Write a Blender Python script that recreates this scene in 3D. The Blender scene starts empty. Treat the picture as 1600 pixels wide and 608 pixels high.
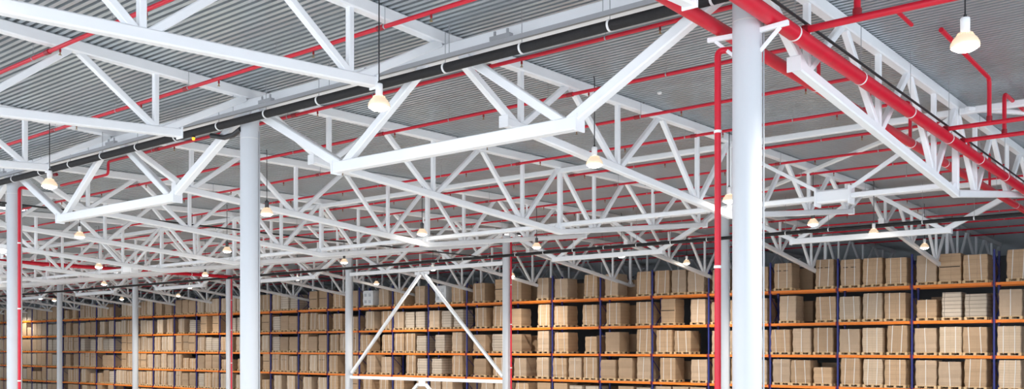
import bpy, math, random
from mathutils import Vector, Matrix
random.seed(7)
C = bpy.context.scene.collection
SC = bpy.context.scene
EYE = 6.9            # camera height above the floor; heights below are written relative to the eye
CAMX, CAMY, YAW = -12.648, -5.769, -51.247   # x runs across the aisles, y along the racking

# ------------------------------------------------------------------ materials
def mat(name, col, rough=.5, metal=0., noise=0., nscale=6., coat=0., emit=None, estr=0., bump=0., bscale=40.):
    m = bpy.data.materials.new(name); m.use_nodes = True
    nt = m.node_tree; b = nt.nodes['Principled BSDF']
    b.inputs['Base Color'].default_value = (*col, 1)
    b.inputs['Roughness'].default_value = rough
    b.inputs['Metallic'].default_value = metal
    b.inputs['Coat Weight'].default_value = coat
    if emit:
        b.inputs['Emission Color'].default_value = (*emit, 1); b.inputs['Emission Strength'].default_value = estr
    if noise or bump:
        tc = nt.nodes.new('ShaderNodeTexCoord'); n = nt.nodes.new('ShaderNodeTexNoise')
        n.inputs['Scale'].default_value = nscale; n.inputs['Detail'].default_value = 4
        nt.links.new(tc.outputs['Object'], n.inputs['Vector'])
        if noise:
            mx = nt.nodes.new('ShaderNodeMix'); mx.data_type = 'RGBA'
            mx.inputs[6].default_value = (*[c*(1-noise) for c in col], 1)
            mx.inputs[7].default_value = (*[min(1, c*(1+noise)) for c in col], 1)
            nt.links.new(n.outputs['Fac'], mx.inputs[0]); nt.links.new(mx.outputs[2], b.inputs['Base Color'])
        if bump:
            n2 = nt.nodes.new('ShaderNodeTexNoise'); n2.inputs['Scale'].default_value = bscale
            nt.links.new(tc.outputs['Object'], n2.inputs['Vector'])
            bp = nt.nodes.new('ShaderNodeBump'); bp.inputs['Strength'].default_value = bump; bp.inputs['Distance'].default_value = .02
            nt.links.new(n2.outputs['Fac'], bp.inputs['Height']); nt.links.new(bp.outputs['Normal'], b.inputs['Normal'])
    return m

def carton_mat(name, col, rows, cols, wrap, line=.55, lw=.03):
    """stacked cartons: courses of boxes with dark joints; wrap = glossy stretch film over them"""
    m = bpy.data.materials.new(name); m.use_nodes = True
    nt = m.node_tree; N = nt.nodes; L = nt.links; b = N['Principled BSDF']
    tc = N.new('ShaderNodeTexCoord'); sp = N.new('ShaderNodeSeparateXYZ'); L.new(tc.outputs['Object'], sp.inputs[0])
    def math_(op, a, c=None):
        n = N.new('ShaderNodeMath'); n.operation = op
        if hasattr(a, 'default_value') or hasattr(a, 'links'): L.new(a, n.inputs[0])
        else: n.inputs[0].default_value = a
        if c is not None:
            if hasattr(c, 'links'): L.new(c, n.inputs[1])
            else: n.inputs[1].default_value = c
        return n.outputs[0]
    def lines(coord, k, w):
        f = math_('FRACT', math_('MULTIPLY', coord, k)); return math_('LESS_THAN', f, w*k)
    hz = lines(sp.outputs['Z'], rows, lw*.5)
    s = math_('ADD', sp.outputs['X'], sp.outputs['Y'])
    vt = lines(math_('ADD', s, 10.013), cols, lw*.5)
    ln = math_('MAXIMUM', hz, vt)
    oi = N.new('ShaderNodeObjectInfo')
    no = N.new('ShaderNodeTexNoise'); no.inputs['Scale'].default_value = 2.2; no.inputs['Detail'].default_value = 3
    L.new(tc.outputs['Object'], no.inputs['Vector'])
    r1 = N.new('ShaderNodeMix'); r1.data_type = 'RGBA'
    r1.inputs[6].default_value = (*[c*.84 for c in col], 1); r1.inputs[7].default_value = (*[min(1, c*1.16) for c in col], 1)
    L.new(oi.outputs['Random'], r1.inputs[0])
    r2 = N.new('ShaderNodeMix'); r2.data_type = 'RGBA'; r2.blend_type = 'MULTIPLY'; r2.inputs[0].default_value = .5
    L.new(r1.outputs[2], r2.inputs[6])
    cr = N.new('ShaderNodeValToRGB'); cr.color_ramp.elements[0].color = (.6, .56, .52, 1); cr.color_ramp.elements[1].color = (1, 1, 1, 1)
    L.new(no.outputs['Fac'], cr.inputs[0]); L.new(cr.outputs[0], r2.inputs[7])
    r3 = N.new('ShaderNodeMix'); r3.data_type = 'RGBA'; L.new(ln, r3.inputs[0]); L.new(r2.outputs[2], r3.inputs[6])
    r3.inputs[7].default_value = (*[c*line for c in col], 1)
    L.new(r3.outputs[2], b.inputs['Base Color'])
    b.inputs['Roughness'].default_value = .6
    b.inputs['Coat Weight'].default_value = wrap; b.inputs['Coat Roughness'].default_value = .15
    if wrap:
        w = N.new('ShaderNodeTexNoise'); w.inputs['Scale'].default_value = 7; w.inputs['Distortion'].default_value = 2.5
        L.new(tc.outputs['Object'], w.inputs['Vector'])
        bp = N.new('ShaderNodeBump'); bp.inputs['Strength'].default_value = 1; bp.inputs['Distance'].default_value = .12
        L.new(w.outputs['Fac'], bp.inputs['Height']); L.new(bp.outputs['Normal'], b.inputs['Coat Normal'])
    return m

M = {
 'white': mat('white_painted_steel', (.91, .925, .95), .42, noise=.03, nscale=3),
 'offwhite': mat('off_white_painted_steel', (.74, .74, .74), .45, noise=.06, nscale=3),
 'column': mat('column_white_dimmed', (.60, .62, .655), .55, noise=.02, nscale=2),  # same white as the trusses, greyed to offset stronger light on columns
 'deck': mat('galvanised_deck', (.50, .54, .57), .32, metal=.6, noise=.14, nscale=.7),
 'red': mat('red_pipe_paint', (.62, .004, .026), .4, noise=.12, nscale=5),
 'redjoint': mat('red_pipe_coupling', (.30, .005, .015), .4),
 'brass': mat('sprinkler_brass', (.35, .25, .12), .4, metal=.7),
 'black': mat('black_pipe_insulation', (.014, .013, .014), .75, noise=.35, nscale=8, bump=.3),
 'rubber': mat('black_cable', (.02, .02, .022), .5),
 'grey': mat('grey_zinc', (.42, .43, .45), .4, metal=.6),
 'clip': mat('white_pipe_clip', (.85, .85, .85), .4),
 'orange': mat('orange_beam_paint', (.90, .215, .002), .42, noise=.08, nscale=4),
 'blue': mat('blue_upright_paint', (.014, .022, .19), .4),
 'wood': mat('pallet_wood', (.68, .48, .27), .8, noise=.22, nscale=5),
 'strap': mat('white_plastic_strap', (.82, .80, .76), .4),
 'slot': mat('dark_hand_hole', (.03, .02, .015), .9),
 'concrete': mat('polished_concrete', (.62, .61, .59), .4, noise=.08, nscale=.4),
 'dimfloor': mat('added_dim_floor', (.085, .08, .075), .5, noise=.1, nscale=.4),  # added dark floor out of view, dims the roof over the racking
 'darkwall': mat('dimmed_panel_wall', (.12, .12, .125), .7, noise=.04, nscale=1),  # panel grey darkened so the back wall looks unlit and reflects less
 'wall': mat('panel_wall', (.72, .73, .74), .6, noise=.04, nscale=1),
 'frame': mat('dark_window_frame', (.10, .11, .12), .5),
 'sky': mat('lit_rooflight_pane', (.9, .93, 1), .5, emit=(.90, .95, 1), estr=2.2),
 'driver': mat('lamp_housing', (.85, .85, .86), .4),
 'driverdark': mat('lamp_housing_dark', (.05, .05, .055), .4),
 'reflector': mat('lamp_reflector_glow', (.75, .66, .55), .25, metal=.3, emit=(1, .70, .42), estr=.32),  # emission stands in for the lamp's glow on its reflector
 'lens': mat('lamp_lens', (1, 1, 1), .5, emit=(1, .90, .74), estr=28),
 'tan': carton_mat('tan_cartons', (.54, .36, .215), 4.6, 2.1, .35, .72),
 'brown': carton_mat('brown_cartons', (.47, .32, .20), 2.4, 1.4, .3, .75),
 'pale': carton_mat('pale_sheets', (.62, .47, .33), 8.5, 1.9, .25, .70, .02),
 'wrapped': carton_mat('wrapped_cartons', (.55, .395, .265), 3.3, 2.3, .95, .8),
 'grid': carton_mat('small_white_boxes', (.60, .50, .40), 5.5, 1.3, .35, .35, .05),
 'bluewhite': carton_mat('white_printed_cartons', (.85, .90, .97), 1.8, 1.0, .2, .8, .02),
}

# ------------------------------------------------------------------ mesh collector
class MB:
    def __init__(s): s.v = []; s.f = []; s.mi = []; s.cur = 0; s.sm = []
    def add(s, vs, fs, smooth=False):
        o = len(s.v); s.v += [tuple(v) for v in vs]
        for f in fs: s.f.append(tuple(o+i for i in f)); s.mi.append(s.cur); s.sm.append(smooth)
    def box(s, x0, x1, y0, y1, z0, z1):
        vs = [(x, y, z) for z in (z0, z1) for y in (y0, y1) for x in (x0, x1)]
        s.add(vs, [(0, 2, 3, 1), (4, 5, 7, 6), (0, 1, 5, 4), (2, 6, 7, 3), (0, 4, 6, 2), (1, 3, 7, 5)])
    def frame(s, p, q, up=(0, 0, 1)):
        p, q = Vector(p), Vector(q); d = (q-p).normalized(); u = Vector(up)
        if abs(d.dot(u)) > .98: u = Vector((1, 0, 0)) if abs(d.x) < .9 else Vector((0, 1, 0))
        a = d.cross(u).normalized(); return p, q, d, a, a.cross(d).normalized()
    def bar(s, p, q, w, h=None, ch=.12):
        """rectangular hollow-section member with rounded corners; w across, h upward"""
        h = h or w; p, q, d, a, u = s.frame(p, q); c = min(w, h)*ch
        pr = [(w/2-c, -h/2), (w/2, -h/2+c), (w/2, h/2-c), (w/2-c, h/2), (-w/2+c, h/2), (-w/2, h/2-c), (-w/2, -h/2+c), (-w/2+c, -h/2)]
        vs = [p+a*x+u*y for x, y in pr]+[q+a*x+u*y for x, y in pr]; n = 8
        s.add(vs, [(i, (i+1) % n, n+(i+1) % n, n+i) for i in range(n)]+[tuple(range(n-1, -1, -1)), tuple(range(n, 2*n))])
    def tube(s, p, q, r, seg=14, r2=None):
        r2 = r if r2 is None else r2
        p, q, d, a, u = s.frame(p, q)
        cs = [(math.cos(2*math.pi*i/seg), math.sin(2*math.pi*i/seg)) for i in range(seg)]
        vs = [p+(a*x+u*y)*r for x, y in cs]+[q+(a*x+u*y)*r2 for x, y in cs]
        s.add(vs, [(i, (i+1) % seg, seg+(i+1) % seg, seg+i) for i in range(seg)], True)
        s.add(vs, [tuple(range(seg-1, -1, -1)), tuple(range(seg, 2*seg))])
    def path(s, pts, r, seg=12, bend=0.):
        pts = [Vector(p) for p in pts]
        if bend:
            out = [pts[0]]
            for i in range(1, len(pts)-1):
                a, b, c = pts[i-1], pts[i], pts[i+1]
                k = min(bend, (a-b).length*.45, (c-b).length*.45)
                p0 = b+(a-b).normalized()*k; p1 = b+(c-b).normalized()*k
                for t in range(6):
                    t /= 5; out.append(p0*(1-t)**2+b*2*t*(1-t)+p1*t*t)
            out.append(pts[-1]); pts = out
        rings = []; a = None
        for i, p in enumerate(pts):
            d = (pts[min(i+1, len(pts)-1)]-pts[max(i-1, 0)]).normalized()
            if a is None:
                a = d.cross(Vector((0, 0, 1)));
                if a.length < .05: a = Vector((1, 0, 0))
            a = (a-d*a.dot(d)).normalized(); u = a.cross(d)
            rings.append([p+(a*math.cos(2*math.pi*k/seg)+u*math.sin(2*math.pi*k/seg))*r for k in range(seg)])
        vs = [v for rg in rings for v in rg]
        fs = [(j*seg+i, j*seg+(i+1) % seg, (j+1)*seg+(i+1) % seg, (j+1)*seg+i) for j in range(len(rings)-1) for i in range(seg)]
        s.add(vs, fs, True); s.add(vs, [tuple(range(seg-1, -1, -1)), tuple(range(len(vs)-seg, len(vs)))])
    def lathe(s, prof, cx=0, cy=0, seg=24):
        vs = [(cx+r*math.cos(2*math.pi*i/seg), cy+r*math.sin(2*math.pi*i/seg), z) for r, z in prof for i in range(seg)]
        s.add(vs, [(j*seg+i, j*seg+(i+1) % seg, (j+1)*seg+(i+1) % seg, (j+1)*seg+i) for j in range(len(prof)-1) for i in range(seg)], True)
    def prism(s, poly, z0, z1, axis='y'):
        """polygon in the xz plane extruded along y"""
        n = len(poly); vs = [(x, z0, z) for x, z in poly]+[(x, z1, z) for x, z in poly]
        s.add(vs, [(i, (i+1) % n, n+(i+1) % n, n+i) for i in range(n)]+[tuple(range(n-1, -1, -1)), tuple(range(n, 2*n))])
    def build(s, name, mats, parent=None, loc=None):
        me = bpy.data.meshes.new(name); me.from_pydata(s.v, [], s.f); me.update()
        for m in (mats if isinstance(mats, (list, tuple)) else [mats]): me.materials.append(m)
        me.polygons.foreach_set('material_index', s.mi); me.polygons.foreach_set('use_smooth', s.sm)
        import bmesh
        bm = bmesh.new(); bm.from_mesh(me); bmesh.ops.recalc_face_normals(bm, faces=bm.faces[:]); bm.to_mesh(me); bm.free()
        o = bpy.data.objects.new(name, me); C.objects.link(o)
        if parent: o.parent = parent
        if loc: o.location = loc
        return o

def tag(o, label=None, cat=None, group=None, kind=None):
    if label: o['label'] = label
    if cat: o['category'] = cat
    if group: o['group'] = group
    if kind: o['kind'] = kind
    return o
def empty(name, loc=(0, 0, 0), rz=0):
    o = bpy.data.objects.new(name, None); C.objects.link(o); o.location = loc; o.rotation_euler = (0, 0, rz); o.empty_display_size = .2
    return o
KIDS = {}
def copy_tree(o, parent=None):
    c = o.copy(); C.objects.link(c)
    if parent: c.parent = parent
    for ch in list(o.children): copy_tree(ch, c)
    return c
ORD = ['zeroth', 'first', 'second', 'third', 'fourth', 'fifth', 'sixth', 'seventh', 'eighth', 'ninth', 'tenth', 'eleventh', 'twelfth', 'thirteenth', 'fourteenth',
       'fifteenth', 'sixteenth', 'seventeenth', 'eighteenth', 'nineteenth', 'twentieth', 'twenty-first', 'twenty-second', 'twenty-third', 'twenty-fourth',
       'twenty-fifth', 'twenty-sixth', 'twenty-seventh', 'twenty-eighth', 'twenty-ninth', 'thirtieth', 'thirty-first', 'thirty-second', 'thirty-third', 'thirty-fourth', 'thirty-fifth']

# height (relative to the eye) of the truss seat: underside of the roof trusses' top chords
def seat(x):
    if x > 24: return 6.12-.00625*(x-24)
    u = abs(x)                  # valley at the near column row, ridges 24 m either side of it
    return 5.62+.0208*u
def Z(h): return h+EYE

# ------------------------------------------------------------------ setting
f = MB(); f.box(-60, 23, -60, 150, -.2, 0); fl = f.build('floor', M['concrete']); fl['kind'] = 'structure'
f = MB(); f.box(23, 70, -60, 150, -.2, 0); fl = f.build('floor', M['dimfloor']); fl['kind'] = 'structure'   # unseen floor area, darkened to cut bounce light on the far roof

def deck(x0, x1, y0, y1):
    m = MB(); per = .15; n = int(round((x1-x0)/per)); pts = []
    for i in range(n):
        xs = x0+i*per
        for dx, dz in ((0, 0), (.080, 0), (.086, .09), (.144, .09)):
            x = xs+dx; pts.append((x, seat(x)+.235+dz))
    pts.append((x1, seat(x1-1e-6)+.235))
    vs = [(x, y, Z(z)) for x, z in pts for y in (y0, y1)]
    m.add(vs, [(2*i, 2*i+1, 2*i+3, 2*i+2) for i in range(len(pts)-1)])
    # a dark insulation board on top closes the roof
    a, b = len(m.v), 0
    m.cur = 1
    m.add([(x0, y0, Z(seat(x0)+.42)), (x1, y0, Z(seat(x1-1e-6)+.42)), (x1, y1, Z(seat(x1-1e-6)+.42)), (x0, y1, Z(seat(x0)+.42))], [(0, 1, 2, 3)])
    o = m.build('ceiling', [M['deck'], M['frame']]); o['kind'] = 'structure'; return o
for a, b in ((-24, 0), (0, 24), (24, 48), (48, 56)): deck(a, b, -18, 140)

w = MB(); w.box(56, 56.3, -18, 140, 0, Z(6.6)); o = w.build('wall_back', M['darkwall']); o['kind'] = 'structure'
w = MB(); w.box(-24, 56.3, 140, 140.3, 0, Z(6.6)); o = w.build('wall_end', M['wall']); o['kind'] = 'structure'
w = MB(); w.box(22, 56.3, -18.3, -18, 0, Z(6.6)); o = w.build('wall_daylight_block', M['wall']); o['kind'] = 'structure'  # unseen side wall added to keep daylight off the far roof

# ------------------------------------------------------------------ roof trusses (24 m, bellied bottom chord)
def make_truss(z0=5.62, sl=.0208, cap=4.55):
    r = empty('roof_truss')
    top = lambda x: Z(z0+sl*x)
    m = MB(); m.bar((0, 0, top(0)+.115), (24, 0, top(24)+.115), .2, .23); m.build('top_chord', M['white'], r)
    bc = [(1.75, cap), (12, 3.80), (22.25, 5.10)]
    def bot(x):
        (xa, za), (xb, zb) = (bc[0], bc[1]) if x <= 12 else (bc[1], bc[2])
        return Z(za+(zb-za)*(x-xa)/(xb-xa))
    m = MB(); m.bar((bc[0][0], 0, Z(bc[0][1])), (12.04, 0, bot(12)), .18); m.build('bottom_chord', M['white'], r)
    m = MB(); m.bar((11.96, 0, bot(12)), (bc[2][0], 0, Z(bc[2][1])), .18); m.build('bottom_chord', M['white'], r)
    for x in (1.75, 22.25):
        m = MB(); z = Z(bc[0][1] if x < 2 else bc[2][1]); m.box(x-.012, x+.012, -.115, .115, z-.12, z+.12); m.build('end_plate', M['white'], r)
    def mem(nm, p, q, w):
        m = MB(); m.bar(p, q, w, w); return m.build(nm, M['white'], r)
    for xb, xt in ((2.2, .15), (21.8, 23.85)): mem('web_diagonal', (xt, 0, top(xt)), (xb, 0, bot(xb)), .15)
    for xb, xt in ((2.2, 4), (6, 4), (6, 8), (10, 8), (10, 12), (14, 12), (14, 16), (18, 16), (18, 20), (21.8, 20)):
        d = .09 if xt > xb else -.09
        mem('web_diagonal', (xb+d*.9, 0, bot(xb)+.03), (xt-d, 0, top(xt)+.02), .125)
    for xb in (2.3, 6, 10, 14, 18, 21.7): mem('web_post', (xb, 0, bot(xb)), (xb, 0, top(xb)+.02), .11)
    mem('web_post', (12, 0, bot(12)), (12, 0, top(12)+.02), .15)
    m = MB(); z = bot(12); m.prism([(11.62, z+.05), (12.38, z+.06), (12.2, z+.26), (11.8, z+.26)], -.012, .012); m.build('gusset_plate', M['white'], r)
    return r
proto = make_truss(); proto_far = make_truss(5.97, .00625, 4.9)
WH = 'white steel roof truss'
def row_words(n):   # how far along the building, told by the columns of the near row
    if n == 0: return 'through the thickest column'
    k = int(n*2)
    return f'{ORD[k]} one beyond the thickest column'
first = far_first = True
def place_truss(n, span):
    global first, far_first
    if span == 'far': o = proto_far if far_first else copy_tree(proto_far); far_first = False
    else: o = proto if first else copy_tree(proto); first = False
    y = 12*n
    if span == 'near': o.location = (0, y, 0); o.rotation_euler = (0, 0, math.pi); w = 'before the black overhead pipe'
    elif span == 'mid': o.location = (0, y, 0); o.rotation_euler = (0, 0, 0); w = 'between the two column rows'
    else: o.location = (48, y, 0); o.rotation_euler = (0, 0, math.pi); w = 'over the racking'
    tag(o, f'bellied {WH} {w}, {row_words(n)}', 'roof truss', {'near': 'roof trusses of the near span', 'mid': 'roof trusses of the middle span', 'far': 'roof trusses over the racking'}[span])
for k in range(0, 4): place_truss(k*.5, 'near')
for k in range(0, 16): place_truss(k*.5, 'mid')
for k in range(1, 20): place_truss(k*.5, 'far')

# ------------------------------------------------------------------ carrier trusses along the column rows (12 m)
def make_carrier(dz, portal=False):
    r = empty('carrier_truss'); zb = Z(3.72+dz); t0 = Z(5.33+dz*.81); t1 = Z(5.60+dz*.81)
    m = MB(); m.bar((0, .0, (t0+t1)/2), (0, 12, (t0+t1)/2), .22, t1-t0, .06); m.build('top_chord', M['white'], r)
    y0, y1 = (.15, 11.85) if portal else (2.95, 9.05)
    m = MB(); m.bar((0, y0, zb), (0, y1, zb), .2, .22 if not portal else .2, .08); m.build('bottom_chord', M['white'], r)
    if not portal:
        for y in (2.95, 9.05):
            m = MB(); m.box(-.13, .13, y-.014, y+.014, zb-.14, zb+.14); m.build('end_plate', M['white'], r)
    for a, b in ((.22, 3.12), (11.78, 8.88)):
        m = MB(); m.bar((0, a, t0), (0, b, zb+.05), .19, .19); m.build('web_diagonal', M['white'], r)
    for a, b in ((5.55, 3.25), (6.45, 8.75)):
        m = MB(); m.bar((0, a, t0+.03), (0, b, zb+.05), .16, .16); m.build('web_diagonal', M['white'], r)
    return r
c1 = make_carrier(0); c2 = make_carrier(.62); c2p = make_carrier(.62, True)
for k in range(0, 9):
    o = c1 if k == 0 else copy_tree(c1); o.location = (0, 12*k, 0)
    tag(o, f'white carrier truss above the black overhead pipe, {ORD[k+1]} span from the thickest column', 'carrier truss', 'carrier trusses of the near column row')
used = False
for k in range(0, 10):
    if k == 2: o = c2p
    else: o = copy_tree(c2) if used else c2; used = True
    o.location = (24, 12*k, 0)
    tag(o, 'white carrier truss whose low chord joins two columns over the big braced frame' if k == 2 else
        f'white carrier truss of the column row by the racking, {ORD[k+1]} span from the picture\'s right', 'carrier truss', 'carrier trusses of the far column row')
# portal bracing between two columns of the far row
r = empty('portal_bracing', (24, 24, 0))
for nm, p, q, wd in (('cross_bar', (0, .2, Z(-1.72)), (0, 11.8, Z(-1.72)), .17),
                     ('brace', (0, .25, Z(-1.45)), (0, 5.9, Z(4.1)), .16), ('brace', (0, 11.75, Z(-1.45)), (0, 6.1, Z(4.1)), .16),
                     ('brace', (0, .25, .1), (0, 5.7, Z(-2.0)), .16), ('brace', (0, 11.75, .1), (0, 6.3, Z(-2.0)), .16)):
    m = MB(); m.bar(p, q, wd, wd); m.build(nm, M['white'], r)
m = MB(); m.box(-.02, .02, 5.45, 6.55, Z(4.03), Z(4.2)); m.build('gusset_plate', M['white'], r); m = MB(); m.box(-.02, .02, 5.75, 6.25, Z(-2.1), Z(-1.8)); m.build('gusset_plate', M['white'], r)
tag(r, 'white bracing frame with inverted V struts between two columns before the racking', 'bracing')

# ------------------------------------------------------------------ columns
def make_column(dz, bracket):
    r = empty('support_column'); top = 5.2+dz
    m = MB(); m.tube((0, 0, 0.03), (0, 0, Z(top)), .21, 40); m.build('shaft', M['column'], r)
    m = MB(); m.box(-.3, .3, -.3, .3, 0, .03); m.build('base_plate', M['column'], r)
    m = MB(); m.box(-.14, .14, -.14, .14, Z(top), Z(5.33+dz*.81)); m.build('cap_block', M['white'], r)
    m = MB(); m.tube((0, 0, Z(4.72)), (0, 0, Z(4.735)), .2125, 40); m.build('weld_seam', M['offwhite'], r)
    m = MB(); m.tube((.12, -.2, .1), (.12, -.2, Z(top-.3)), .014, 8); m.build('conduit', M['grey'], r)
    if bracket:
        for s in (-1, 1):
            m = MB(); m.bar((0, s*.2, Z(4.58)), (0, s*.62, Z(4.60)), .07, .07); m.build('bracket_arm', M['white'], r)
            m = MB(); m.bar((0, s*.2, Z(4.28)), (0, s*.5, Z(4.56)), .05, .05); m.build('bracket_strut', M['white'], r)
    return r
cA = make_column(0, True); cB = make_column(0, False); cC = make_column(.5, False)
NEAR = ['thickest white round column in view, red pipes on its brackets', 'thick white round column standing second in the near row under the black pipe',
        'white round column at the far left edge with a red riser clipped beside it']
for k in range(0, 9):
    o = cA if k == 0 else (cB if k == 1 else copy_tree(cB)); o.location = (0, 12*k, 0)
    tag(o, NEAR[k] if k < 3 else f'white round column hidden down the near row, {ORD[k+1]} along', 'column', 'columns of the near row', 'thing')
FARL = {1: 'slim white column almost hidden behind the red riser and the thickest column', 2: 'slim white column closing the braced frame, dark red riser on its edge',
        3: 'slim white column starting the braced frame, bars only on one side', 4: 'slim white column just beside the second thick column, pipe clamp at its head',
        5: 'slim white column fifth in the far row, dark strap round its head', 6: 'slim white column sixth in the far row, close to the picture\'s left end'}
for k in range(0, 10):
    o = cC if k == 0 else copy_tree(cC); o.location = (24, 12*k, 0)
    tag(o, FARL.get(k, f'slim white column of the far row, {ORD[k+1]} along'), 'column', 'columns of the far row', 'thing')

# ------------------------------------------------------------------ struts along the middle of the aisle span
def make_strut(y0, y1, vee, first_hub):
    r = empty('roof_strut', (12, y0, 0)); L = y1-y0
    m = MB(); m.bar((0, 0, Z(5.80)), (0, L, Z(5.80)), .16, .16); m.build('upper_strut', M['white'], r)
    if vee:
        h = L/2
        m = MB(); m.bar((0, 0, Z(4.03)), (0, h-.45, Z(4.03)), .13); m.build('lower_strut', M['white'], r)
        m = MB(); m.bar((0, h+.45, Z(4.03)), (0, L, Z(4.03)), .13); m.build('lower_strut', M['white'], r)
        m = MB(); m.bar((0, h-.45, Z(4.05)), (0, h+.45, Z(4.05)), .3, .34, .14)
        for s in (-1, 1):
            m.box(-.2, .2, h+s*.45-.025, h+s*.45+.025, Z(3.8), Z(4.28))
        m.build('hub_sleeve', M['white'], r)
        for s in (-1, 1):
            m = MB(); m.bar((0, h+s*.4, Z(4.2)), (0, h+s*(h-.12), Z(5.68)), .1); m.build('brace', M['white'], r)
    else:
        m = MB(); m.bar((0, 0, Z(4.03)), (0, L, Z(4.03)), .13); m.build('lower_strut', M['white'], r)
    return r
for k in range(0, 14):
    o = make_strut(6*k, 6*k+6, k in (0, 6, 12), True)
    tag(o, 'white roof strut with V braces and a fat central sleeve above dark rack roof' if k == 0 else
        f'white double roof strut across the middle span, {ORD[k+1]} bay along from the big red pipe', 'strut', 'struts between the middle roof trusses')
# flat roof braces
for i, (p, q, lb) in enumerate((((23.6, 11.6), (12.3, .4), 'white flat roof brace slanting above the V braced strut'),
                                ((11.8, -.3), (16.5, -3.6), 'white roof brace running off beside the big red pipe'),
                                ((23.6, 35.6), (12.3, 24.4), 'white flat roof brace slanting over the braced frame'),
                                ((12.3, 35.6), (23.6, 24.4), 'white flat roof brace crossing over the second thick column'))):
    m = MB(); m.bar((p[0], p[1], Z(seat(p[0])-.06)), (q[0], q[1], Z(seat(q[0])-.06)), .13, .1)
    tag(m.build('roof_brace', M['white']), lb, 'roof brace', 'flat braces under the roof')
m = MB(); m.bar((12, -12, Z(5.80)), (12, -.1, Z(5.80)), .16)
tag(m.build('roof_strut', M['white']), 'plain white roof strut running to the picture edge beyond the glowing top lamp', 'strut')
m = MB(); m.bar((0, -12, Z(5.465)), (0, -.1, Z(5.465)), .22, .27)
tag(m.build('carrier_beam', M['white']), 'white carrier beam over the thickest column leaving the frame', 'beam')

# ------------------------------------------------------------------ black pipe, busbar
def black_pipe(x, h, r0, label, y1, rings, yfrom=-8):
    r = empty('black_pipe', (x, 0, Z(h)))
    m = MB(); m.tube((0, yfrom, 0), (0, y1, 0), r0, 20); m.build('insulated_pipe', M['black'], r)
    y = .35
    while y < rings:
        m = MB(); m.tube((0, y-.018, 0), (0, y+.018, 0), r0+.012, 20); rg = m.build('pipe_ring', M['clip'], r)
        m = MB(); m.tube((0, y, r0), (0, y, seat(x)-h+.05), .007, 6); m.build('hanger_rod', M['grey'], r)
        y += 1.75
    tag(r, label, 'pipe'); return r
black_pipe(-.4, 5.04, .085, 'thick black insulated pipe with white clips along the near column row', 110, 34)
black_pipe(23.6, 4.66, .07, 'black insulated pipe along the far column row before the racking', 120, 30)
r = empty('busbar_trunking', (-.45, 0, Z(5.22)))
m = MB(); m.box(-.03, .03, -8, 100, -.04, .04); m.build('rail', M['grey'], r)
for k in range(10):
    y = 1.0+3.26*k
    m = MB(); m.box(-.05, .05, y-.22, y+.22, .04, .11); m.box(-.012, .012, y-.16, y-.12, .11, .2); m.box(-.012, .012, y+.12, y+.16, .11, .2); m.build('tap_off_box', M['grey'], r)
    m = MB(); m.tube((0, y+1.2, .04), (0, y+1.2, .55), .007, 6); m.build('hanger_rod', M['grey'], r)
tag(r, 'slim grey busbar rail with small tap boxes just above the black pipe', 'busbar')
# black cables
m = MB(); m.path([(-2, -.35, Z(5.02)), (26, -.33, Z(5.0))], .022, 8); m.path([(-2, -.30, Z(5.05)), (26, -.29, Z(5.03))], .016, 8)
tag(m.build('power_cable', M['rubber']), 'pair of black cables lying over the big bright red pipe', 'cable')
m = MB(); m.path([(-3, 25.3, Z(4.62)), (10, 25.0, Z(4.58)), (23.5, 24.7, Z(4.6))], .03, 8)
tag(m.build('power_cable', M['rubber']), 'black cable crossing the left trusses towards the braced frame', 'cable')

# ------------------------------------------------------------------ red pipework
def main_pipe(y, h, rad, x0, x1, label, step=3.0):
    r = empty('sprinkler_main', (0, y, Z(h)))
    m = MB(); m.tube((x0, 0, 0), (x1, 0, 0), rad, 28); m.build('pipe_run', M['red'], r)
    x = x0+1.9
    while x < x1:
        m = MB(); m.tube((x-.02, 0, 0), (x+.02, 0, 0), rad+.006, 28); m.build('pipe_clip', M['clip'], r)
        m = MB(); m.tube((x+.05, 0, rad), (x+.05, 0, seat(x)-h+.25), .006, 6); m.build('hanger_rod', M['grey'], r)
        x += step
    tag(r, label, 'sprinkler main', 'big red sprinkler mains'); return r
main_pipe(-.34, 4.75, .118, -4, 46, 'fattest bright red main pipe passing in front of the thickest column')
main_pipe(.46, 4.75, .1, -4, 46, 'fat red main pipe passing behind the thickest column')
main_pipe(47.6, 4.75, .11, -2, 24, 'dark red main pipe low among the far left trusses')

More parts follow.
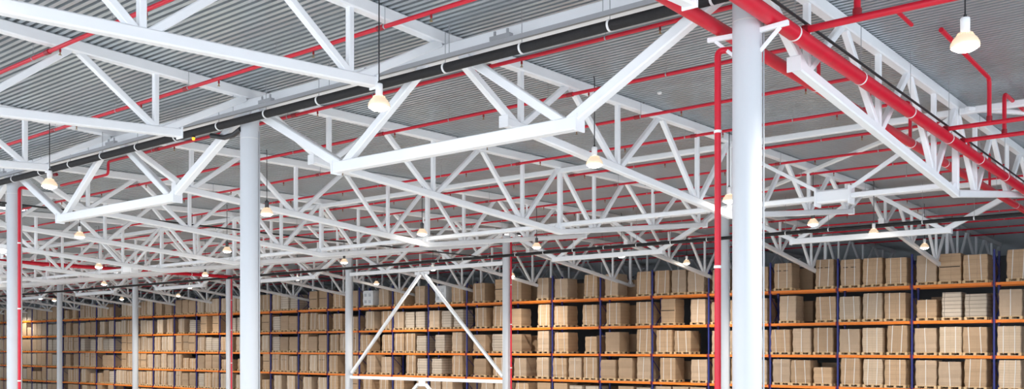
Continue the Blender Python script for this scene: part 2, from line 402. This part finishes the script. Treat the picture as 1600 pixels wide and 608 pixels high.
BR = [-10.2, -7.4, -4.5, -1.6, 1.25, 4.05, 6.9, 9.8, 12.7, 15.4, 18.0, 20.7, 23.5, 26.3, 29.1, 31.9, 34.7, 37.5, 40.3]
head = None
for i, x in enumerate(BR):
    h = seat(x)-.13
    r = empty('sprinkler_branch', (x, 0, Z(h)))
    y0 = .46; y1 = 47.5 if x > 3 else 100
    m = MB()
    m.path([(0, y0, 4.80-h), (0, y0, 0), (0, y1, 0)] if i != 4 else [(0, y0, 4.80-h), (0, y0, 0), (0, 20.7, 0), (0, 20.7, -.38), (0, 23.62, -.38)], .038, 12, .12)
    if x > 3: m.path([(0, 48.3, 0), (0, 130, 0)], .038, 10)
    m.build('pipe_run', M['red'], r)
    y = 1.8 + (i % 3)*.35
    lim = (36 if x < 20 else 30) if i != 4 else 19.4
    while y < lim:
        m = MB(); m.tube((0, y, -.045), (0, y, -.10), .02, 8); m.cur = 1; m.tube((0, y, -.10), (0, y, -.15), .012, 8); m.tube((0, y, -.15), (0, y, -.155), .03, 10)
        m.build('sprinkler_head', [M['redjoint'], M['brass']], r)
        m = MB(); m.tube((0, y+1.1-.012, 0), (0, y+1.1+.012, 0), .046, 12); m.tube((0, y+1.1, .04), (0, y+1.1, .37), .006, 6); m.build('pipe_hanger', M['grey'], r)
        y += 3.0
    for k in range(1, 6):
        m = MB(); m.tube((0, 6*k-.08, 0), (0, 6*k+.08, 0), .05, 12); m.build('pipe_coupling', M['redjoint'], r)
    lab = (f'thin red sprinkler pipe on the near side of the black pipe, {ORD[4-i]} out from it' if i < 4 else
           f'thin red sprinkler pipe under the roof, {ORD[i-3]} one beyond the black pipe')
    tag(r, lab, 'sprinkler pipe', 'thin red sprinkler pipes under the roof')
# branches leaving the big main towards the picture's edge
def loop(pts, rad, label, cat='sprinkler pipe'):
    r = empty('sprinkler_drop', (0, 0, 0))
    m = MB(); m.path([(a, b, Z(c)) for a, b, c in pts], rad, 14, .14); m.build('pipe_run', M['red'], r)
    p, q = pts[0], pts[1]; m = MB(); v = (Vector(q)-Vector(p)).normalized()
    a = Vector((p[0], p[1], Z(p[2]))); m.tube(a+v*.02, a+v*.12, rad*1.35, 14); m.build('pipe_coupling', M['redjoint'], r)
    tag(r, label, cat, 'red drops off the big main')
loop([(1.3, -.3, 4.9), (1.3, -9, 4.9)], .055, 'red pipe leaving the fattest main nearest the thickest column, running to the picture top')
loop([(9.6, -.3, 4.9), (9.6, -12, 4.9)], .05, 'upper of two parallel red pipes crossing in front of the roof to the picture edge')
loop([(11.1, -.3, 4.9), (11.1, -12, 4.9)], .05, 'lower of two parallel red pipes crossing to the picture edge')
loop([(1.3, -1.15, 4.92), (1.3, -1.15, 5.9)], .05, 'short red upright stub rising from the pipe beside the top edge')
loop([(9.55, -1.25, 4.92), (9.55, -1.25, 5.86), (5.6, -1.25, 5.86)], .045, 'red drop pipe with an elbow passing behind the glowing top lamp')
loop([(11.1, -1.25, 4.92), (11.1, -1.25, 5.86), (15.5, -1.35, 5.9)], .045, 'red drop pipe with an elbow bending away past the twin red pipes')
loop([(3.0, -2.0, 5.93), (3.0, -2.0, 5.55), (3.0, -1.2, 5.5), (3.9, -1.2, 5.5)], .035, 'small red pipe end with sprinkler tip near the picture top')
# risers beside columns
def riser(x, y, top, rad, back, label):
    r = empty('riser_pipe', (x, y, 0))
    m = MB(); m.path([(0, 0, 0), (0, 0, Z(top)), (back[0], back[1], Z(top))], rad, 16, .12); m.build('pipe_run', M['red'], r)
    for h in (1.2, 3.2, -1): 
        m = MB(); m.tube((0, 0, Z(h)-.02), (0, 0, Z(h)+.02), rad+.01, 16); m.build('pipe_clip', M['clip'], r)
    tag(r, label, 'riser pipe', 'red riser pipes beside the columns')
riser(-.05, .44, 4.4, .048, (.1, -.18), 'bright red riser pipe with a top elbow beside the thickest column')
riser(-.02, 23.62, 4.9, .045, (.3, 0), 'red riser pipe hugging the column at the left edge')
riser(23.95, 23.67, 5.5, .045, (.3, 0), 'dark red riser pipe on the braced frame\'s column')
riser(23.95, 47.67, 4.75, .045, (-.2, 0), 'dark red riser pipe on the slim column beside the second thick one')

m = MB(); m.lathe([(0, -.03), (.03, -.03), (.05, -.02), (.055, 0), (.055, .02), (0, .02)])
for i, (x, y, lb) in enumerate(((6.4, 5.1, 'small white detector under the roof between the two riser and main pipes'), (6.5, 3.1, 'small white detector just past the thickest column'),
                                (-4.2, 20.0, 'small white detector above the left edge trusses'))):
    o = m.build('smoke_detector', M['clip'], None, (x, y, Z(seat(x)+.21))); tag(o, lb, 'detector')
m = MB(); m.path([(-.2, 12.05, Z(4.93)), (-.15, 12.4, Z(4.86)), (-.12, 12.8, Z(4.86)), (-.2, 13.2, Z(4.95))], .06, 10)
tag(m.build('cable_bundle', M['rubber']), 'sagging black cable bundle beside the second thick column', 'cables')
r = empty('warning_beacon', (-.4, 13.62, Z(4.93)))
m = MB(); m.lathe([(0, .0), (.045, 0), (.045, .03), (0, .03)]); m.build('base', M['rubber'], r)
m = MB(); m.lathe([(0, -.07), (.025, -.065), (.035, -.03), (.035, 0), (0, 0)]); m.build('dome', mat('orange_dome', (.95, .35, .02), .3, emit=(1, .35, .02), estr=1.2), r)
tag(r, 'tiny orange warning beacon under the black pipe', 'beacon')

# ------------------------------------------------------------------ rooflights
for (a0, a1, x0, x1, lb) in ((34.6, 35.6, 3.6, 5.2, 'bright rooflight pane behind the column at the left edge'), (53.2, 54.2, 11.3, 12.9, 'bright rooflight pane low at the left edge'),
                         (25.9, 26.9, 26.2, 28.0, 'bright rooflight pane just above the column of the braced frame'), (67, 68.6, 26, 28, 'bright rooflight pane deep among the left trusses')):
    r = empty('rooflight', ((x0+x1)/2, (a0+a1)/2, 0)); z = Z(seat((x0+x1)/2)+.2); hx, hy = (x1-x0)/2, (a1-a0)/2
    m = MB(); m.box(-hx, hx, -hy, hy, z-.03, z-.015); m.build('pane', M['sky'], r)
    m = MB()
    for s in (-1, 1):
        m.box(-hx-.06, hx+.06, s*hy-.03+s*.03, s*hy+.03+s*.03, z-.08, z+.08); m.box(s*hx-.03+s*.03, s*hx+.03+s*.03, -hy, hy, z-.08, z+.08)
    m.build('curb', M['frame'], r)
    tag(r, lb, 'rooflight', 'small bright rooflights')

# ------------------------------------------------------------------ high-bay lamps
LS = bpy.data.lights.new('lamp_glow', 'SPOT'); LS.energy = 420; LS.spot_size = math.radians(165); LS.spot_blend = .6; LS.shadow_soft_size = .15; LS.color = (1, .93, .82)
def make_lamp(dark):
    r = empty('high_bay_lamp')    # origin at the lens rim
    m = MB(); m.lathe([(.0, -.055), (.06, -.05), (.11, -.036), (.15, -.012), (.168, .012), (.165, .03), (.15, .035)]); m.build('lens', M['lens'], r)
    m = MB(); m.lathe([(.176, .005), (.186, .03), (.178, .07), (.15, .12), (.10, .17), (.06, .2)])
    for k in range(24):
        a = 2*math.pi*k/24; m.bar((.18*math.cos(a), .18*math.sin(a), .03), (.09*math.cos(a), .09*math.sin(a), .195), .006, .01)
    m.build('reflector', M['reflector'], r)
    m = MB(); m.lathe([(0, .2), (.06, .2), (.062, .38), (.056, .40), (.02, .405), (0, .405)], seg=20); m.build('driver_housing', M['driverdark' if dark else 'driver'], r)
    m = MB(); m.lathe([(.0, .40), (.025, .405), (.02, .44), (.006, .46), (0, .46)], seg=10); m.build('cord_grip', M['rubber'], r)
    l = bpy.data.objects.new('lamp_glow', LS); C.objects.link(l); l.parent = r; l.location = (0, 0, -.10)
    return r
LP = [make_lamp(False), make_lamp(True)]
LFAR = LS.copy(); LFAR.energy = 1500; LFAR.spot_size = math.radians(150); LEND = LFAR.copy(); LEND.energy = 800
def lamp(n, t, h, label, dark=False):
    k = int(dark)
    o = copy_tree(LP[k])
    if t > 22:
        for c in o.children:
            if c.type == 'LIGHT': c.data = LFAR if t < 28 else LEND
    x, y = t, 12*n; o.location = (x, y, Z(h)); top = seat(x)+.30-h
    m = MB(); m.path([(0, 0, .45), (0, 0, top-.12), (0, .02, top-.05), (0, .28, top-.03)], .011, 6, .05); m.build('cord', M['rubber'], o)
    m = MB(); m.box(-.05, .05, .24, .42, top-.08, top-.01); m.build('ceiling_box', M['grey'], o)
    tag(o, label, 'lamp', 'high bay lamps')
WL = 'glowing high bay lamp'
LAMPS = [
 (-.229, .76, 4.0, f'big {WL} hanging alone before the pale roof at upper right', 0),
 (.468, -2.0, 4.0, f'big {WL} overlapping the black pipe between the two thick columns', 0),
 (.460, 4.3, 4.0, f'{WL} with white housing over a truss bottom chord, middle right', 0),
 (.470, 11.2, 4.07, f'{WL} peeping past the red riser beside the thickest column', 0),
 (.50, 18.4, 4.2, f'{WL} with dark housing, first to the right of the thickest column', 1),
 (.46, 23.3, 4.32, f'{WL} with pale housing on the far carrier truss, right of centre', 0),
 (.46, 30.2, 4.37, f'{WL} low over the top tier near a blue rack post at right', 0),
 (1.464, -1.9, 4.0, f'{WL} beneath the black pipe near the left edge column', 0),
 (1.444, 4.4, 4.0, f'{WL} with dark cap just right of the second thick column', 1),
 (1.45, 11.1, 4.05, f'{WL} with dark cap between second thick column and braced frame', 1),
 (1.46, 18.0, 4.17, f'{WL} with dark cap just right of the braced frame column', 1),
 (1.46, 24.6, 4.3, f'{WL} in front of the far carrier truss, right of the braced frame', 0),
 (1.46, 31.0, 4.43, f'{WL} over the top rack tier left of the red riser', 0),
 (2.30, 3.8, 4.03, f'{WL} under the truss just beyond the left edge column', 0),
 (2.35, 10.4, 4.08, f'{WL} with dark cap left of the second thick column', 1),
 (2.44, 17.8, 4.2, f'{WL} at the head of the column that starts the braced frame', 1),
 (2.47, 24.5, 4.32, f'{WL} under the top bar of the braced frame', 0),
 (2.48, 31.6, 4.4, f'small {WL} right beside the dark red riser of the braced frame', 0),
 (3.27, 10.5, 4.02, f'small {WL} above the rack between two slim columns', 0),
 (3.45, 17.9, 4.17, f'small {WL} left of the second thick column under dark roof', 1),
 (3.43, 24.3, 4.3, f'small {WL} between second thick column and braced frame, low', 0),
 (3.43, 31.0, 4.38, f'small {WL} above the white printed cartons', 1),
 (4.46, 18.2, 4.19, f'small {WL} above the sixth slim column gap, lower one', 0),
 (4.46, 24.5, 4.3, f'small {WL} hanging low left of the fourth slim column', 0),
 (5.40, 30.5, 4.37, f'small {WL} just over the boxes beside the fifth slim column', 1),
 (6.15, 30.4, 4.38, f'tiny {WL} over the racking left of the fifth slim column', 1),
 (6.40, 24.6, 4.3, f'tiny {WL} on the node above the left edge racking', 0),
 (6.6, 26.9, 4.3, f'tiny {WL} beside the sixth slim column', 1),
 (8.5, 32.7, 4.2, f'tiny {WL} beyond the left edge column', 1),
]
for n, t, h, lb, dk in LAMPS: lamp(n, t, h, lb, dk)
# the same lamps go on over the near part of the hall, outside the frame
k = 0
for n in (-.6, .46, 1.46, 2.46):
    for t in (-8.5, -15, -21.5):
        k += 1; lamp(n, t, 4.05, f'{WL} over the near hall, {ORD[k]} one out of the frame', 0)
for n in (3.46, 4.46, 5.46):
    for t in (-2, 4.5, 11):
        if (n, t) != (3.46, 11):
            k += 1; lamp(n, t, 4.05, f'{WL} along the hidden left part of the hall, {ORD[k]} in count', 0)

for o in LP:
    for c in list(o.children): bpy.data.objects.remove(c)
    bpy.data.objects.remove(o)

# ------------------------------------------------------------------ pallet racking
RX = 34.5; PITCH_Y = 3.6; Y0 = None
LEV = [2.96, 1.24, -.42, -2.03, -3.65, -5.27]     # beam centre heights relative to the eye
BASE_Y = .03
NB = 31
def up_y(i): return BASE_Y+PITCH_Y*i
rack = empty('pallet_rack', (RX, 0, 0))
def upright():
    m = MB()
    for x in (.0, 1.05): m.bar((x+.045, 0, 0), (x+.045, 0, Z(4.55)), .085, .085, .08)
    z = .3; s = 0
    while z < Z(4.2):
        m.bar((.045 if s else 1.095, 0, z), (1.095 if s else .045, 0, z+.85), .035, .03); z += .85; s = 1-s
    m.box(-.03, .12, -.07, .07, 0, .012)
    return m
u0 = upright().build('upright_frame', M['blue'], rack, (0, up_y(0), 0))
for i in range(1, NB+1):
    u = u0.copy(); C.objects.link(u); u.location = (0, up_y(i), 0)
def beam_mb(m=None, oy=0, oz=0, ox=0):
    m = m or MB(); m.cur = 0
    m.box(ox-.03, ox+.03, oy+.07, oy+PITCH_Y-.07, oz-.065, oz+.065)
    m.cur = 1
    for y in (.06, PITCH_Y-.075): m.box(ox-.042, ox+.0, oy+y-.012, oy+y+.03, oz-.09, oz+.1)
    return m
b0 = beam_mb().build('shelf_beam', [M['orange'], M['redjoint']], rack, (-.02, up_y(0), Z(LEV[0])))
cnt = 1; rest = MB(); first = True
for i in range(NB):
    for k, z in enumerate(LEV):
        for ox in (-.02, 1.12):
            if ox < 0 and k < 4 and cnt <= 100 and i < 25:
                if first: first = False; b0.location = (ox, up_y(i), Z(z)); continue
                b = b0.copy(); C.objects.link(b); b.location = (ox, up_y(i), Z(z)); cnt += 1
            else: beam_mb(rest, up_y(i), Z(z), ox)
o = rest.build('far_shelf_beams', [M['orange'], M['redjoint']], rack); o['kind'] = 'stuff'
tag(rack, 'long orange and blue pallet racking filled with carton loads', 'pallet rack')

# pallet load types: (material, width y, height, depth)
def pallet_mb(w, d=1.15):
    m = MB()
    for y in (0, w/2-.05, w-.1): m.box(0, d, y, y+.1, .0, .022)
    for y in (0, w/2-.06, w-.12):
        for x in (0, d/2-.06, d-.12): m.box(x, x+.12, y, y+.12, .022, .125)
    for k in range(6): x = k*(d-.1)/5; m.box(x, x+.1, 0, w, .125, .15)
    m.box(0, .1, 0, w, .0, .02)
    return m
def stack_mb(w, h, d, kind, rnd):
    m = MB(); n = 6; m.cur = 0
    # slightly bulging wrapped body built as a lofted rounded rectangle
    rings = []
    for j in range(n+1):
        z = .15+h*j/n; g = .012*math.sin(j*2.1+rnd*9)+(.010 if 0 < j < n else -.006)
        c = .035
        x0, x1, y0, y1 = .03-g, d+.0+g, .0-g+.02, w-.02+g
        rings.append([(x0+c, y0, z), (x1-c, y0, z), (x1, y0+c, z), (x1, y1-c, z), (x1-c, y1, z), (x0+c, y1, z), (x0, y1-c, z), (x0, y0+c, z)])
    vs = [p for r_ in rings for p in r_]
    m.add(vs, [(j*8+i, j*8+(i+1) % 8, (j+1)*8+(i+1) % 8, (j+1)*8+i) for j in range(n) for i in range(8)]+[tuple(range(7, -1, -1)), tuple(range(n*8, n*8+8))])
    return m
KINDS = {   # name: (carton material, width, height, straps, slots, words)
 'banded': ('tan', 1.02, 1.24, 2, 0, 'tan white-banded carton load'),
 'slotted': ('brown', 1.0, 1.30, 2, 1, 'brown carton load with handholes'),
 'wrapped': ('wrapped', .98, 1.22, 1, 0, 'shiny film-wrapped carton load'),
 'sheets': ('pale', 1.0, 1.20, 2, 0, 'pale layered carton load'),
 'plain': ('brown', 1.03, 1.16, 0, 0, 'plain brown carton load'),
 'gridded': ('grid', .92, 1.12, 0, 0, 'load of small whitish boxes'),
 'low': ('tan', .92, .86, 1, 0, 'low tan carton load'),
 'double': ('tan', .95, 1.36, 0, 2, 'two-tier carton load with gap'),
 'printed': ('bluewhite', 1.1, 1.1, 0, 3, 'bluish white printed load'),
}
PROTO = {}
def make_load(kd, var):
    mt, w, h, st, sl, words_ = KINDS[kd]
    w *= 1+.05*(var-1); h *= 1+.05*(1-var)
    r = empty('pallet_load'); d = 1.12
    pallet_mb(w).build('pallet', M['wood'], r)
    stack_mb(w, h, d, kd, var*.37+len(kd)*.1).build('carton_stack', M[mt], r)
    ys = {0: [], 1: [w*.5], 2: [w*.27, w*.74]}[st]
    if ys:
        m = MB()
        for y in ys:
            lean = .03*(var-1); m.bar((.008, y-lean, .1), (.008, y+lean, .15+h+.012), .03, .012); m.bar((.008, y+lean, .156+h), (d, y, .156+h), .022, .01)
        m.build('strap', M['strap'], r)
    if sl == 1:
        for y in (w*.22, w*.6):
            m = MB(); m.box(.004, .03, y, y+.24, .15+h*.68, .15+h*.68+.035); m.build('hand_hole', M['slot'], r)
    if sl == 2:
        m = MB(); m.box(.005, .04, .05, w-.05, .15+h*.5, .15+h*.5+.04); m.build('tier_gap', M['slot'], r)
    if sl == 3:
        m = MB()
        for a in (.2, .32, .62, .74):
            for b_ in (.15, .6): m.box(.003, .03, w*a, w*a+.07, .15+h*b_, .15+h*(b_+.2))
        m.build('printed_mark', M['grey'], r)
    r['w'] = w; return r
for kd in KINDS:
    for v in range(3): PROTO[kd, v] = make_load(kd, v)
protoused = set()
# hand-read bays: x px ranges were turned into metres along the rack
HAND = {(0, 0): [(2.12, 'banded')],
 (0, 1): [(2.43, 'wrapped')],
 (0, 2): [(2.48, 'sheets')],
 (0, 3): [(2.48, 'sheets')],
 (1, 0): [(0.25, 'banded'), (1.39, 'double'), (2.48, 'wrapped')],
 (1, 1): [(0.3, 'gridded'), (1.39, 'gridded'), (2.48, 'low')],
 (1, 2): [(0.27, 'banded'), (1.36, 'sheets'), (2.48, 'wrapped')],
 (1, 3): [(0.3, 'banded'), (1.39, 'wrapped'), (2.48, 'wrapped')],
 (2, 0): [(0.23, 'banded'), (1.39, 'banded'), (2.48, 'slotted')],
 (2, 1): [(0.3, 'banded'), (1.39, 'sheets'), (2.48, 'sheets')],
 (2, 2): [(0.2, 'banded'), (1.38, 'sheets'), (2.5, 'wrapped')],
 (2, 3): [(0.29, 'banded'), (1.39, 'sheets'), (2.48, 'banded')],
 (3, 0): [(0.19, 'slotted'), (2.38, 'slotted')],
 (3, 1): [(0.09, 'banded'), (2.17, 'wrapped')],
 (3, 2): [(0.25, 'banded'), (1.39, 'wrapped'), (2.48, 'banded')],
 (3, 3): [(0.3, 'low'), (1.39, 'banded'), (2.48, 'wrapped')],
 (5, 0): [(0.27, 'wrapped'), (1.39, 'wrapped'), (2.48, 'banded')],
 (5, 1): [(0.2, 'wrapped'), (2.08, 'double')],
 (5, 2): [(1.11, 'banded'), (2.33, 'banded')],
 (5, 3): [(0.08, 'wrapped'), (2.08, 'banded')],
 (6, 0): [(0.08, 'banded'), (2.35, 'wrapped')],
 (6, 1): [(0.08, 'banded'), (2.13, 'banded')],
 (6, 2): [(0.08, 'banded'), (2.22, 'plain')],
 (6, 3): [(0.12, 'wrapped'), (1.33, 'plain'), (2.49, 'plain')],
 (7, 0): [(0.21, 'banded'), (2.4, 'wrapped')],
 (7, 1): [(0.21, 'banded'), (2.4, 'banded')],
 (7, 2): [(0.21, 'low'), (2.35, 'banded')],
 (7, 3): [(0.21, 'banded'), (1.39, 'wrapped'), (2.48, 'banded')],
 (8, 0): [(0.29, 'wrapped'), (2.45, 'banded')],
 (8, 1): [(0.19, 'banded'), (2.48, 'plain')],
 (8, 2): [(0.24, 'wrapped'), (2.45, 'plain')],
 (8, 3): [(0.24, 'wrapped'), (2.08, 'wrapped')],
 (9, 0): [(0.18, 'double'), (1.95, 'banded')],
 (9, 1): [(0.29, 'banded'), (1.83, 'banded')],
 (9, 2): [(0.45, 'gridded'), (1.95, 'plain')],
 (10, 0): [(0.29, 'banded'), (1.89, 'printed')],
 (10, 1): [(0.29, 'gridded'), (1.41, 'gridded'), (2.5, 'wrapped')],
 (10, 2): [(0.41, 'wrapped'), (2.01, 'gridded')],
 (10, 3): [(0.41, 'banded'), (2.32, 'gridded')],
 (11, 0): [(0.38, 'wrapped'), (2.36, 'banded')],
 (11, 1): [(0.3, 'gridded'), (1.39, 'gridded'), (2.48, 'wrapped')],
 (12, 0): [(0.41, 'wrapped'), (2.05, 'printed')]}
TIERW = ['top', 'second', 'third', 'fourth', 'fifth', 'sixth']
def kind_pick(i, k):
    r_ = random.random()
    tab = [('banded', .32), ('wrapped', .54), ('slotted', .60), ('sheets', .76), ('plain', .88), ('gridded', .93), ('low', .97), ('double', 1)] if i < 14 else \
          [('banded', .22), ('wrapped', .36), ('slotted', .42), ('sheets', .66), ('plain', .78), ('gridded', .88), ('low', .93), ('double', 1)]
    for nme, p in tab:
        if r_ < p: return nme
loads = []
for k in range(6):
    for i in range(NB):
        if (i, k) in HAND:
            for a, kd in HAND[i, k]: loads.append((up_y(i)+a, k, kd, i))
            continue
        s = random.random()
        if i > 25: lst = [.12, 1.25, 2.4]
        elif s < .42: lst = [.14, 1.26, 2.38]
        elif s < .62: lst = [.16, 1.9]
        elif s < .84: lst = [.5, 2.2] if random.random() < .5 else [.12, 2.42]
        elif s < .95: lst = [.12, 1.24]
        else: lst = [1.3, 2.4]
        kd = kind_pick(i, k)
        for a in lst:
            if random.random() < .45: kd = kind_pick(i, k)
            loads.append((up_y(i)+a+random.uniform(-.03, .03), k, kd, i))
# distance from the camera decides which 300 show largest
def dist(l): return (RX-CAMX)*math.cos(0)+0*0 if False else math.hypot(RX-CAMX, l[0]-CAMY)
def in_frame(l):
    y = l[0]+.5; X, Yv = RX-CAMX, y-CAMY
    a = math.radians(90+YAW); fx, fy = math.cos(a), math.sin(a)
    z = X*fx+Yv*fy; xx = X*fy-Yv*fx
    px = 800+1448.17*xx/z; top = 544-1448.17*(LEV[l[1]]+1.2)/z
    return -10 < px < 1606 and top < 604
vis = sorted([l for l in loads if in_frame(l)], key=dist)
own = set(id(l) for l in vis[:300])
stuffm = {}
def slot_words(l, row):
    p = sorted(q[0] for q in loads if q[1] == l[1] and q[3] == l[3]); j = p.index(l[0])
    return {1: ['lone one'], 2: ['right one', 'left one'], 3: ['right one', 'middle one', 'left one'], 4: ['first from right', 'second from right', 'third from right', 'left one']}[len(p)][j]
n_ind = 0
for l in loads:
    y, k, kd, i = l; v = random.randrange(3); x = RX-.02+random.uniform(-.05, .03); z = Z(LEV[k])+.067
    if id(l) in own:
        key = (kd, v); o = copy_tree(PROTO[key]) if key in protoused else PROTO[key]; protoused.add(key)
        o.location = (x, y, z); n_ind += 1
        nth = ORD[i] if i else 'first partly cut'
        bay = f'{ORD[i+1]} bay' if i+1 > 0 else 'cut-off bay'
        tag(o, f'{KINDS[kd][5]}, {slot_words(l, 0)} on {TIERW[k]} tier, {bay} from right edge', 'pallet load', 'pallet loads in the racking')
    else:
        mt, w, h, st, sl, _ = KINDS[kd]
        m = stuffm.setdefault(mt, MB()); m.box(x, x+1.1, y, y+w, z+.15, z+.15+h)
        m = stuffm.setdefault('wood', MB())
        for yy in (0, w/2-.06, w-.12): m.box(x, x+1.1, y+yy, y+yy+.12, z, z+.1)
        m.box(x, x+1.1, y, y+w, z+.1, z+.122)
    # back-to-back carton row glimpsed through gaps, added to block light and fill them
for kd_v, o in PROTO.items():
    if kd_v not in protoused:
        for c in list(o.children): bpy.data.objects.remove(c)
        bpy.data.objects.remove(o)
for k in range(6):
    for i in range(NB):
        for a in (.3, 2.0):
            if random.random() < .75:
                m = stuffm.setdefault('brown', MB()); y = up_y(i)+a; z = Z(LEV[k])+.19; m.box(RX+1.9, RX+3.0, y, y+1.2, z, z+1.0+random.random()*.2)
names = list(stuffm); big = MB()
for j, nme in enumerate(names):
    m = stuffm[nme]; big.cur = j; big.add(m.v, m.f)
o = big.build('stored_cartons', [M[nme] for nme in names]); tag(o, 'mass of carton loads too far off or too deep in the racking to tell apart', 'cartons', kind='stuff')
print('INDIVIDUAL LOADS', n_ind, 'ALL', len(loads))

# ------------------------------------------------------------------ daylight, camera, look
wd = bpy.data.worlds.new('daylight'); SC.world = wd; wd.use_nodes = True
bg = wd.node_tree.nodes['Background']; bg.inputs[0].default_value = (.80, .89, 1, 1); bg.inputs[1].default_value = 1.9
cam = bpy.data.cameras.new('camera'); co = bpy.data.objects.new('camera', cam); C.objects.link(co)
co.location = (CAMX, CAMY, EYE); co.rotation_euler = (math.radians(90), 0, math.radians(YAW))
cam.sensor_fit = 'HORIZONTAL'; cam.sensor_width = 36; cam.lens = 36*1448.17/1600; cam.shift_y = 240/1600; cam.clip_end = 400; cam.clip_start = .1
SC.camera = co
SC.view_settings.view_transform = 'Standard'; SC.view_settings.look = 'None'; SC.view_settings.gamma = 1; SC.view_settings.use_curve_mapping = False
SC.view_settings.exposure = 0.92
try:
    SC.cycles.use_denoising = True; SC.cycles.max_bounces = 8; SC.cycles.diffuse_bounces = 5; SC.cycles.sample_clamp_indirect = 6
except Exception: pass
